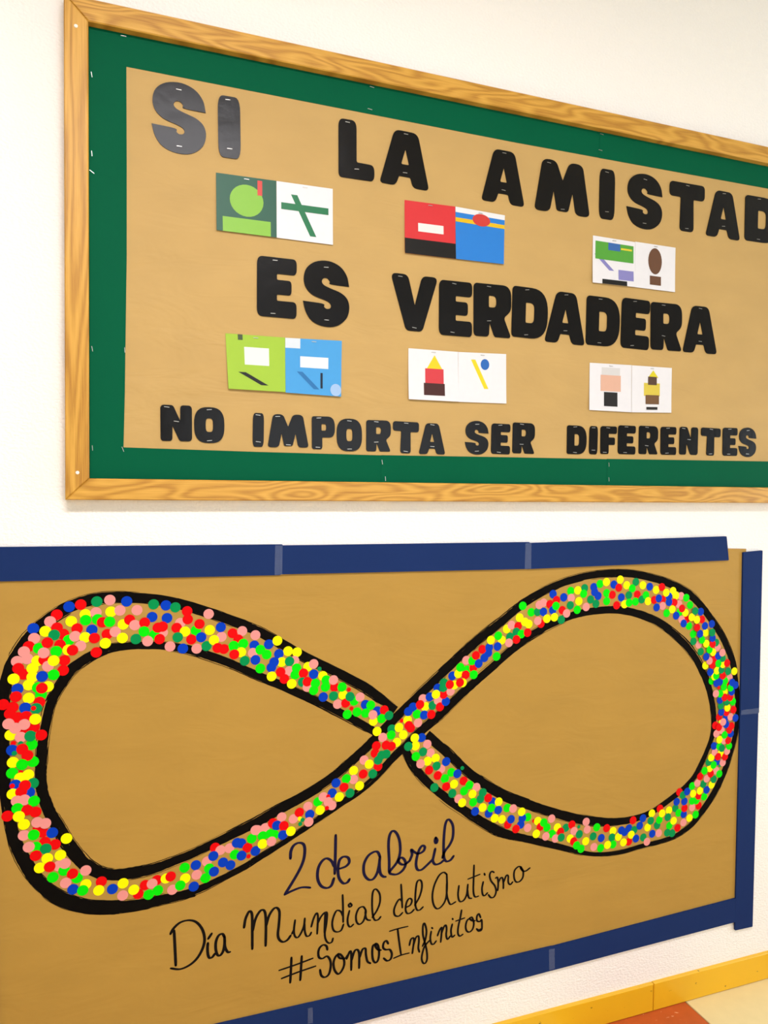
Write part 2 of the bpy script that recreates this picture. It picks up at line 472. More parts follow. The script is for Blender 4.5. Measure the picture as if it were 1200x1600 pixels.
# ------------------------------------------------------------------ black letters
def rect(x0, y0, x1, y1): return [(x0, y0), (x1, y0), (x1, y1), (x0, y1)]
r0 = 0.07
S_OUT = [(1, .635), (.95, .80), (.80, .935), (.55, 1.0), (.27, .97), (.08, .86), (.02, .70), (.07, .56), (.22, .46), (.45, .405), (.56, .37), (.60, .32), (.57, .28), (.50, .272), (.45, .30), (.42, .345), (0, .365)]
S_OUT2 = [(0, .365), (.06, .20), (.2, .065), (.45, 0), (.72, .02), (.93, .14), (1, .30), (.96, .44), (.82, .53), (.58, .59), (.45, .63), (.405, .68), (.44, .73), (.52, .735), (.58, .69), (.6, .65), (1, .635)]
def glyph(c):
    """outline and holes in the unit square, and two spots where a staple sits"""
    if c == 'S':
        o = [tuple(p) for p in catmull(S_OUT, 4)[:-1]] + [tuple(p) for p in catmull(S_OUT2, 4)[:-1]]
        return o, [], [(.5, .9), (.5, .1)]
    if c == 'O':
        def se(a, b, n, e): return [(.5 + a * math.copysign(abs(math.cos(t)) ** e, math.cos(t)), .5 + b * math.copysign(abs(math.sin(t)) ** e, math.sin(t))) for t in [2 * math.pi * k / n for k in range(n)]]
        return se(.5, .5, 36, .72), [se(.12, .19, 20, .6)], [(.5, .93), (.5, .07)]
    if c == 'I': return fillet(rect(0, 0, 1, 1), .24), [], [(.45, .94), (.5, .15)]
    if c == 'E': return fillet([(0, 0), (1, 0), (1, .28), (.5, .28), (.5, .385), (.87, .385), (.87, .63), (.5, .63), (.5, .73), (1, .73), (1, 1), (0, 1)], [.14, .1, .1, .03, .03, .08, .08, .03, .03, .1, .1, .14]), [], [(.45, .95), (.4, .06)]
    if c == 'F': return fillet([(0, 0), (.5, 0), (.5, .33), (.88, .33), (.88, .6), (.5, .6), (.5, .73), (1, .73), (1, 1), (0, 1)], [.1, .1, .03, .08, .08, .03, .03, .1, .1, .14]), [], [(.45, .94), (.25, .06)]
    if c == 'L': return fillet([(0, 0), (1, 0), (1, .28), (.5, .29), (.5, 1), (0, 1)], [.1, .12, .12, .04, .14, .14]), [], [(.25, .95), (.5, .17)]
    if c == 'T': return fillet([(.3, 0), (.7, 0), (.68, .68), (1, .68), (1, 1), (0, 1), (0, .7), (.32, .7)], [.1, .1, .04, .1, .1, .1, .1, .04]), [], [(.5, .95), (.5, .06)]
    if c == 'A': return fillet([(0, 0), (.32, 0), (.385, .18), (.61, .18), (.67, 0), (1, 0), (.74, 1), (.27, 1)], [.09, .09, .02, .02, .09, .09, .12, .12]), [fillet([(.42, .40), (.58, .40), (.5, .68)], .03)], [(.5, .95), (.5, .25)]
    if c == 'V': return fillet([(.33, 0), (.67, 0), (1, 1), (.66, 1), (.51, .46), (.36, 1), (0, 1)], [.08, .08, .12, .1, .02, .1, .12]), [], [(.2, .95), (.5, .06)]
    if c == 'N': return fillet([(0, 0), (.37, 0), (.38, .42), (.6, 0), (1, 0), (1, 1), (.63, 1), (.62, .58), (.4, 1), (0, 1)], [.1, .1, .02, .08, .12, .12, .1, .02, .08, .12]), [], [(.5, .55), (.2, .94)]
    if c == 'M': return fillet([(0, 0), (.27, 0), (.34, .42), (.40, .04), (.60, .04), (.68, .42), (.74, 0), (1, 0), (.86, 1), (.62, 1), (.5, .63), (.38, 1), (.14, 1)], [.1, .1, .02, .05, .05, .02, .1, .1, .12, .1, .02, .1, .12]), [], [(.25, .93), (.5, .08)]
    if c == 'D': return fillet(rect(0, 0, 1, 1), [.1, .46, .46, .1], 8), [fillet(rect(.38, .3, .62, .7), [.03, .13, .13, .03])], [(.4, .95), (.4, .06)]
    if c == 'P': return fillet([(0, 0), (.45, 0), (.45, .36), (1, .36), (1, 1), (0, 1)], [.1, .1, .03, .3, .32, .1], 8), [fillet(rect(.42, .57, .62, .77), [.03, .08, .08, .03])], [(.3, .95), (.25, .06)]
    if c == 'R': return fillet([(0, 0), (.4, 0), (.42, .27), (.55, 0), (1, 0), (.8, .38), (1, .52), (1, 1), (0, 1)], [.1, .08, .02, .05, .09, .06, .2, .34, .1], 8), [fillet(rect(.4, .56, .6, .78), [.03, .1, .1, .03])], [(.4, .95), (.4, .3)]
TOPX = dict(S=.4, O=.42, A=.27, V=0, T=0, M=.14)
BOTX = dict(S=.6, O=.58, V=.67, T=.7, P=.45, F=.5)
LT = 0.0146
NUM = ['first', 'second', 'third', 'fourth', 'fifth', 'sixth', 'seventh', 'eighth', 'ninth', 'tenth']
def letter(c, px0, px1, py0, py1, word, idx, row):
    w = px1 - px0
    ztop = at(px0 + w * TOPX.get(c, .04), py0, LT)[1]
    zbot = at(px0 + w * BOTX.get(c, .96), py1, LT)[1]
    xl, xr = at(px0, (py0 + py1) / 2, LT)[0], at(px1, (py0 + py1) / 2, LT)[0]
    W, H = xr - xl, ztop - zbot
    out, holes, st = glyph(c)
    a = random.uniform(-.018, .018)
    lift0, lift1 = random.uniform(0, .0008), random.uniform(0, .0012)
    cx, cz = (xl + xr) / 2, (ztop + zbot) / 2
    def mp(p):
        dx, dz = (p[0] - .5) * W, (p[1] - .5) * H
        return (cx + dx * math.cos(a) - dz * math.sin(a), cz + dx * math.sin(a) + dz * math.cos(a))
    root = (cx, -KT, zbot)
    v, f = prism([mp(p) for p in out], [[mp(p) for p in h] for h in holes], KT, LT)
    # the stiff card does not lie dead flat: a slight tilt, so that each letter catches the light its own way
    tx, tz = random.uniform(-.006, .006), random.uniform(-.008, .008)
    v = [(x, y - (abs(tx) * W + abs(tz) * H) / 2 * 0.6 - tx * (x - cx) - tz * (z - cz), z) for (x, y, z) in v]
    o = mk('paper_letter', v, f, MAT['black'], None, origin=root)
    tag(o, 'black glossy paper letter %s, %s letter of the word %s on the %s row' % (c, NUM[idx], word, row), 'letter', 'letters of the word ' + word)
    for s in st:
        x, z = mp(s)
        staple(x, z, LT + (abs(tx) * W + abs(tz) * H) / 2 * 0.6 + tx * (x - cx) + tz * (z - cz), a + random.uniform(-.12, .12), o)
ROWS = [('top', 'SI', [(236.7, 321.7, 127.7, 240.7), (340.7, 375.7, 147.5, 249.5)]),
        ('top', 'LA', [(529, 585, 184, 284), (594, 671.7, 201.7, 297.5)]),
        ('top', 'AMISTAD', [(752.7, 820.7, 232, 323), (835, 922.3, 246.5, 340), (936.7, 960.7, 262.5, 344.5), (979.3, 1035, 271, 358.5), (1046, 1100.7, 281.5, 363.5), (1103.3, 1157.3, 296.5, 376), (1164, 1217, 304, 383)]),
        ('middle', 'ES', [(401.5, 463.5, 399, 498.5), (473.3, 545.7, 406.5, 511)]),
        ('middle', 'VERDADERA', [(610, 684.3, 425.5, 518.5), (686, 737.7, 436.5, 527), (740, 799, 441, 529), (800, 856, 446.5, 531), (851.7, 915, 455, 539.5), (916, 968.3, 461.5, 543), (970.7, 1015, 465, 547), (1016.7, 1065.7, 471, 549.5), (1066.7, 1120.7, 477, 554)]),
        ('bottom', 'NO', [(250.7, 300, 632, 690), (303.3, 350.7, 636, 692.5)]),
        ('bottom', 'IMPORTA', [(395, 412.3, 645, 698.5), (417.7, 482.3, 646.5, 700), (487.3, 523.3, 650, 702), (526, 565.7, 654, 705.3), (572.3, 610.7, 656, 706), (613.7, 654.3, 658, 708.5), (654.3, 696, 661, 710.3)]),
        ('bottom', 'SER', [(726.7, 763.3, 657.5, 710.3), (767.7, 797.3, 661.5, 710), (801, 835.7, 660, 709.2)]),
        ('bottom', 'DIFERENTES', [(886, 916.7, 664.3, 710.2), (920.7, 934, 665.5, 710.2), (938.3, 964, 665.5, 709.5), (965.7, 993.3, 664.3, 710.2), (998.3, 1028.3, 665, 710.2), (1032.3, 1056.7, 666.5, 711), (1061.7, 1090.7, 666.7, 711), (1095, 1125.7, 668, 712), (1129.3, 1152.3, 668, 712.5), (1154.3, 1181.7, 668, 714)])]
for row, word, boxes in ROWS:
    for i, b in enumerate(boxes):
        letter(word[i], *b, word, i, row)

# ------------------------------------------------------------------ picture cards (plain stand-in prints)
PR = {}
def ink(h):
    if h not in PR: PR[h] = mat('print_' + h.lstrip('#').lower(), tuple(.76 * x for x in lin(h)[:3]) + (1.0,), 0.4, 0.25, vary=((60, 60, 60), 0.03))
    return PR[h]
CT = 0.0142
def card(quad, paper_col, shapes, label, name='picture_card'):
    c = [at(p[0], p[1], CT) for p in quad]      # tl tr br bl
    curl = random.uniform(0.002, 0.005)
    def P(u, v, e=0.0):
        x = (1 - v) * ((1 - u) * c[3][0] + u * c[2][0]) + v * ((1 - u) * c[0][0] + u * c[1][0])
        z = (1 - v) * ((1 - u) * c[3][1] + u * c[2][1]) + v * ((1 - u) * c[0][1] + u * c[1][1])
        return (x, -(KT + 0.0010 + e + curl * (1 - v) ** 2), z)
    root = empty(name, ((c[3][0] + c[2][0]) / 2, -KT, (c[3][1] + c[2][1]) / 2), label, 'picture card', 'pairs of picture cards on the board')
    n = 8
    V = [P(i / n, j / n) for j in range(n + 1) for i in range(n + 1)] + [P(i / n, j / n, -.0004) for j in range(n + 1) for i in range(n + 1)]
    K = (n + 1) ** 2; Fc = []
    for j in range(n):
        for i in range(n):
            a = j * (n + 1) + i
            Fc += [(a, a + 1, a + n + 2, a + n + 1), (K + a, K + a + n + 1, K + a + n + 2, K + a + 1)]
    for i in range(n):
        for a, b in ((i, i + 1), (n * (n + 1) + i + 1, n * (n + 1) + i), ((i + 1) * (n + 1), i * (n + 1)), (i * (n + 1) + n, (i + 1) * (n + 1) + n)):
            Fc.append((b, a, K + a, K + b))
    sheet = mk('card_sheet', V, Fc, ink(paper_col), root)
    for k, s in enumerate(shapes):
        kind, u0, v0, u1, v1, colr = s
        V, Fc = [], []; e = .0002 + .00012 * k
        if kind in 'rtb':          # rectangle, triangle, slanted bar
            m = 8
            for j in range(m + 1):
                for i in range(m + 1):
                    u, v = i / m, j / m
                    if kind == 't': u = .5 + (u - .5) * (1 - v)
                    uu = u0 + (u1 - u0) * u
                    if kind == 'b': uu = u0 + (u1 - u0) * (.25 * u + .75 * (1 - v))
                    V.append(P(uu, v0 + (v1 - v0) * v, e))
            for j in range(m):
                for i in range(m):
                    a = j * (m + 1) + i; Fc.append((a, a + 1, a + m + 2, a + m + 1))
        else:                      # ellipse
            m, q = 28, 4
            V.append(P((u0 + u1) / 2, (v0 + v1) / 2, e))
            for j in range(1, q + 1):
                for i in range(m):
                    t = 2 * math.pi * i / m
                    V.append(P((u0 + u1) / 2 + (u1 - u0) / 2 * j / q * math.cos(t), (v0 + v1) / 2 + (v1 - v0) / 2 * j / q * math.sin(t), e))
            for i in range(m): Fc.append((0, 1 + i, 1 + (i + 1) % m))
            for j in range(q - 1):
                for i in range(m):
                    a, b = 1 + j * m + i, 1 + j * m + (i + 1) % m
                    Fc.append((a, a + m, b + m, b))
        mk('printed_shape', V, Fc, ink(colr), sheet)
    for u in (.5,):
        x, y, z = P(u, .955, .0006); staple(x, z, -y, 0.0, root)
    return root
W_ = '#F4F1F4'
card([(337.5, 269.5), (431.8, 282.5), (432, 371.7), (338.3, 360)], '#1F5B44', [('e', .22, .30, .78, .86, '#8CC63A'), ('r', .10, .0, .90, .26, '#8CC63A'), ('r', .68, .70, .76, .96, '#E0483C')],
     'dark green picture card with light green shapes, below the word SI')
card([(432.2, 282.7), (520, 295), (520, 383), (432.2, 371.7)], W_, [('b', .25, .10, .70, .80, '#1F7A4C'), ('r', .08, .52, .92, .64, '#1F7A4C')],
     'white picture card with a slanted dark green print, below the word SI')
card([(632.3, 312.3), (711.5, 322.7), (711.5, 405), (632.3, 395.5)], '#E0373B', [('r', 0, 0, 1, .29, '#14110F'), ('r', .26, .44, .76, .60, '#F6F2EE')],
     'red picture card with a black lower band, below the word LA')
card([(711.8, 322.7), (789, 336.5), (786.3, 413.3), (711.8, 405)], '#2C84DC', [('r', 0, .90, 1, 1, '#F2F2F4'), ('r', 0, .72, 1, .80, '#EFC21E'), ('e', .34, .70, .70, .94, '#D8413A')],
     'bright blue picture card with a yellow stripe and red spot')
card([(926.7, 367.7), (992.5, 378.3), (991.7, 449), (925, 441.7)], W_, [('b', .04, .30, .50, .62, '#8E8AC8'), ('r', .60, .12, .96, .34, '#8E8AC8'), ('r', .06, .52, .96, .90, '#58A83C'), ('r', .36, .74, .64, .90, '#3C6CB4'), ('r', .66, .78, .92, .82, '#E8D23A'), ('r', .22, .0, .80, .10, '#161616')],
     'white picture card with green block and lilac bars, under the word AMISTAD')
card([(992.8, 377.5), (1055.7, 387), (1054, 456.7), (992, 449)], W_, [('e', .32, .34, .66, .92, '#6E4A34'), ('r', .36, .10, .64, .30, '#6E4A34')],
     'white picture card with a brown oval print, under the word AMISTAD')
card([(352.3, 520.7), (445.5, 527.5), (445.5, 613), (356.7, 607.7)], '#A9CF3A', [('r', .30, .46, .72, .78, '#F4F6F0'), ('b', .18, .10, .70, .32, '#1B1D1A'), ('r', .20, .90, .28, 1, '#4A5A3A')],
     'lime green picture card with white and black blocks, above the word IMPORTA')
card([(445.8, 527.7), (534.3, 532.5), (532.3, 620), (445.8, 613.7)], '#4BA6E8', [('r', .0, .82, .26, 1, '#E4ECF4'), ('r', .26, .48, .76, .68, '#F2F5F8'), ('b', .20, .10, .60, .40, '#2C78B8'), ('r', .62, .12, .66, .40, '#16243C'), ('e', .80, .0, 1, .22, '#A8C8F0')],
     'sky blue picture card with pale blocks, above the word IMPORTA')
card([(638.3, 544), (715.8, 549.8), (715.8, 628), (637.7, 624)], W_, [('t', .36, .62, .68, .90, '#F6D821'), ('r', .33, .34, .70, .63, '#DC4148'), ('r', .30, .10, .72, .34, '#4C2622')],
     'white picture card with yellow, red and brown blocks, below the word VERDADERA')
card([(716.2, 549.9), (791, 553.2), (790.7, 630.7), (716.2, 628)], W_, [('b', .26, .28, .62, .86, '#F2DC22'), ('e', .46, .66, .64, .88, '#2F6CC0')],
     'white picture card with slanted yellow bar and blue spot, above the word SER')
card([(921.7, 566.7), (987, 570.5), (986, 644.3), (920, 640.7)], W_, [('r', .28, .74, .72, .92, '#E2DEDC'), ('r', .26, .42, .74, .76, '#EBB9A0'), ('r', .34, .10, .66, .40, '#26211F')],
     'white picture card with peach block over black block, above the word DIFERENTES')
card([(987.6, 570.7), (1050, 575), (1048.3, 645), (986.6, 644.3)], W_, [('r', .30, .36, .70, .64, '#E4CC4C'), ('t', .40, .76, .66, .92, '#EAD822'), ('r', .40, .60, .62, .78, '#5A4232'), ('r', .34, .18, .68, .38, '#7A5634'), ('r', .36, .06, .64, .12, '#2A2420')],
     'white picture card with yellow and brown blocks, above the word DIFERENTES')

# ------------------------------------------------------------------ infinity poster
PT = 0.004                                   # front of the kraft poster
poster = empty('poster', (0.75, 0, 0.2), 'brown paper poster with a black infinity loop filled with coloured dots, below the notice board', 'poster')
Q = lambda px, py, t=PT: at(px, py, t)
xl_ = at(-3, 1300, .0085)[0]
v, f = prism([(xl_ - .05, .168), Q(480, 1603), Q(860, 1508), Q(1152, 1438), Q(1160, 1120), Q(1166, 857.5), Q(1080, 856), (xl_ - .05, 1.352)][::1], [], 0.0015, PT)
mk('kraft_sheet', v, f, MAT['kraft2'], poster)
BT = 0.0085
def bstrip(quad, t1=BT, t0=PT, r=.003):
    pts = [at(p[0], p[1], t1) if len(p) == 2 else (p[0], p[1]) for p in quad]
    v, f = prism(fillet(pts, r, 3), [], t0, t1)
    return mk('border_strip', v, f, MAT['blue'], poster)
# top strips
t_a = bstrip([(-90, 910.5), (439, 898.7), (442, 850.6), (-90, 855.5)], BT)
s_t2 = bstrip([(437, 897.5), (826, 889), (828, 847), (437, 852.3)], BT + .0006)
t_c = bstrip([(822, 889.4), (1139, 875.5), (1135.5, 838), (822, 848.6)], BT + .0012)
# right strips
bstrip([(1157, 1116), (1186, 1114), (1191.7, 860), (1161.5, 863)], BT + .0008)
t_r = bstrip([(1148.5, 1454), (1176, 1448), (1185.2, 1108), (1156.7, 1112)], BT + .0003)
# bottom strips
bstrip([(xl_ - .075, at(330, 1660, BT)[1] + .006, 0), (489, 1617), (486, 1567), (xl_ - .075, at(330, 1606, BT)[1] + .006, 0)], BT)
t_e = bstrip([(484, 1618.5), (866, 1515.5), (864, 1478.7), (482, 1568.5)], BT + .0006)
t_d = bstrip([(861, 1517), (1149.5, 1440.7), (1151, 1403.5), (860, 1480)], BT + .0001)
# left strip, just outside the picture
bstrip([(xl_ - .075, .15, 0), (xl_, .15, 0), (xl_ - .012, 1.31, 0), (xl_ - .087, 1.31, 0)], BT + .004)
def tape(quad, t, parent):
    pts = [at(p[0], p[1], t) for p in quad]
    v, f = prism(pts, [], t - .0004, t)
    return mk('clear_tape', v, f, MAT['tape'], parent)
tape([(429, 898.5), (441, 898), (441.5, 851.8), (430, 852.3)], BT + .0016, s_t2)
tape([(820, 889), (830, 888.5), (830.5, 848.5), (821, 848.8)], BT + .0022, t_c)
tape([(1158, 1117), (1186, 1114.5), (1186.5, 1106), (1158.5, 1110)], BT + .0018, t_r)
tape([(858, 1516), (867, 1513.5), (866.5, 1482), (858, 1484)], BT + .0016, t_d)
tape([(481, 1600), (489, 1598), (488.5, 1574), (481, 1576)], BT + .0016, t_e)

# painted outline, built of overlapping brush strokes
def wob(n, amp, rng):
    ks = [(rng.uniform(.02, .25), rng.uniform(0, 6.28), rng.uniform(.3, 1)) for _ in range(5)]
    return [amp * sum(a * math.sin(k * i + p) for k, p, a in ks) / 2.2 for i in range(n)]
def ribbon(pts, widths, t):
    P = [np.array(p) for p in pts]; V = []; n = len(P)
    for i in range(n):
        d = unit(P[min(i + 1, n - 1)] - P[max(i - 1, 0)] + 1e-12)
        nn = np.array([-d[1], d[0]])
        a, b = P[i] + nn * widths[i] / 2, P[i] - nn * widths[i] / 2
        V += [(a[0], -t, a[1]), (b[0], -t, b[1])]
    Fc = [(2 * i + 1, 2 * i + 3, 2 * i + 2, 2 * i) for i in range(n - 1)]
    return V, Fc
def outline(name, pts, per=6, strokes=5, level=0.0):
    w = []; last = None
    idx = [i for i, p in enumerate(pts) if len(p) > 2]
    ws = np.interp(range(len(pts)), idx, [pts[i][2] for i in idx])
    wall = []
    for p, wi in zip(pts, ws):
        a = at(p[0], p[1], PT); b = at(p[0], p[1] + wi, PT)
        wall.append((a[0], a[1], abs(a[1] - b[1])))
    C = catmull(wall, per)
    n = len(C)
    rng = random.Random(hash(name) % 1000 if False else len(pts))
    V, Fc = [], []
    xy = [np.array(c[:2]) for c in C]
    nor = []
    for i in range(n):
        d = unit(xy[min(i + 1, n - 1)] - xy[max(i - 1, 0)]); nor.append(np.array([-d[1], d[0]]))
    lane = [(o, w_) for o, w_ in ((-.46, .10), (-.34, .24), (-.13, .34), (.12, .34), (.33, .24), (.47, .09), (-.52, .05), (.54, .05))]
    for k, (off, base_w) in enumerate(lane):
        wb = wob(n, .05, rng); wd = wob(n, .45 if k in (0, 5, 6, 7) else .16, rng)
        jit = [rng.uniform(-.022, .022) for _ in range(n)]
        a, b = (0, n) if k in (1, 2, 3, 4) else (rng.randint(0, 6), n - rng.randint(0, 6))
        # the outer bristles lift off the paper now and then
        runs = [(a, b)] if k in (1, 2, 3, 4) else []
        if not runs:
            p_ = a
            while p_ < b - 8:
                q_ = min(b, p_ + rng.randint(14, 60)); runs.append((p_, q_)); p_ = q_ + rng.randint(2, 22)
        for (a, b) in runs:
            pp = [xy[i] + nor[i] * C[i][2] * (off + wb[i] + jit[i]) for i in range(a, b)]
            wid = [C[i][2] * max(.03, base_w * (1 + wd[i])) * (.4 if i in (a, b - 1) and k not in (1, 2, 3, 4) else 1) for i in range(a, b)]
            if len(pp) < 3: continue
            q, fc = ribbon(pp, wid, PT + .00012 + level + .00002 * k)
            m = len(V); V += q; Fc += [tuple(x + m for x in t_) for t_ in fc]
    return mk('painted_outline', V, Fc, MAT['marker'], poster)
OUT_A = [(618, 1110, 14), (592, 1090), (567, 1073, 15), (517, 1047), (467, 1022, 15), (420, 995), (400, 985, 15), (367, 972), (317, 954, 15), (267, 940), (217, 934, 16), (167, 934, 18), (127, 942, 19), (97, 955, 20), (67, 975, 19), (43, 997), (27, 1020, 18), (13, 1047, 17), (7, 1083), (4, 1117, 17), (5, 1167), (8, 1217, 16), (10, 1250, 16), (16, 1283), (24, 1317, 17), (36, 1343), (53, 1370, 19), (73, 1390), (100, 1406, 21), (133, 1416), (173, 1418, 21), (217, 1414), (253, 1406, 17), (283, 1399), (317, 1387, 13), (350, 1371, 10), (383, 1354), (400, 1343, 10), (433, 1322), (467, 1300, 9), (500, 1278), (533, 1255, 10), (560, 1237), (587, 1214, 11), (613, 1186), (637, 1163, 14), (660, 1140), (687, 1117, 15), (713, 1092), (740, 1067, 14), (767, 1043), (800, 1014, 13), (833, 991), (867, 973, 12), (900, 960), (933, 954, 11), (967, 953), (1000, 960, 12), (1033, 975), (1063, 999, 14), (1083, 1022), (1097, 1047, 13), (1107, 1073), (1114, 1107, 10), (1115, 1133), (1112, 1153, 9), (1105, 1173), (1096, 1193, 9), (1085, 1213), (1067, 1233, 9), (1043, 1252), (1017, 1270, 9), (990, 1280), (960, 1284, 11), (927, 1283, 14), (893, 1277), (860, 1268, 15), (830, 1258), (800, 1248, 16), (775, 1236), (750, 1220, 15), (727, 1203), (700, 1177, 15), (667, 1147, 15)]
OUT_B = [(592, 1147, 13), (567, 1133), (533, 1115, 13), (500, 1098), (467, 1083, 12), (433, 1068), (400, 1055, 13), (367, 1040), (333, 1027, 14), (300, 1016), (267, 1010, 13), (233, 1008), (200, 1009, 13), (173, 1013), (155, 1019, 14), (133, 1031), (112, 1047, 16), (97, 1067), (83, 1090, 16), (75, 1113), (70, 1140, 16), (66, 1167), (64, 1200, 17), (64, 1220), (68, 1243, 18), (77, 1268), (90, 1290, 19), (103, 1313), (117, 1332, 19), (133, 1349), (153, 1362, 18), (177, 1367), (207, 1364, 19), (240, 1357), (267, 1347, 15), (300, 1334), (333, 1318, 14), (367, 1301), (400, 1285, 16), (433, 1266), (467, 1248, 15), (500, 1228), (528, 1208, 15), (548, 1190), (573, 1167, 14), (597, 1142), (627, 1112, 15), (653, 1087), (680, 1062, 16), (707, 1037), (733, 1012, 15), (760, 989), (787, 968, 14), (805, 953), (827, 937, 13), (853, 922), (883, 909, 12), (917, 900), (950, 896, 12), (983, 896), (1017, 902, 12), (1050, 913), (1077, 928, 12), (1097, 948), (1113, 970, 11), (1128, 993), (1139, 1017, 11), (1146, 1040), (1150, 1067, 10), (1152, 1100), (1151, 1133, 9), (1146, 1160), (1139, 1183, 10), (1133, 1202), (1124, 1223, 11), (1111, 1247), (1095, 1270, 11), (1078, 1290), (1057, 1305, 8), (1033, 1314), (1000, 1323, 7), (967, 1332), (933, 1335, 7), (907, 1332), (883, 1325, 9), (850, 1317), (817, 1309, 11), (795, 1304), (775, 1297, 15), (755, 1286), (733, 1272, 14), (700, 1250), (673, 1228, 13), (653, 1207), (640, 1187, 14), (630, 1163)]
outline('a', OUT_A)
outline('b', OUT_B, level=.00015)
outline('c', [(55, 1378, 12), (80, 1400, 14), (110, 1414), (150, 1421, 15), (195, 1419), (240, 1411, 11), (275, 1404), (305, 1398, 6)], strokes=4, level=.0003)

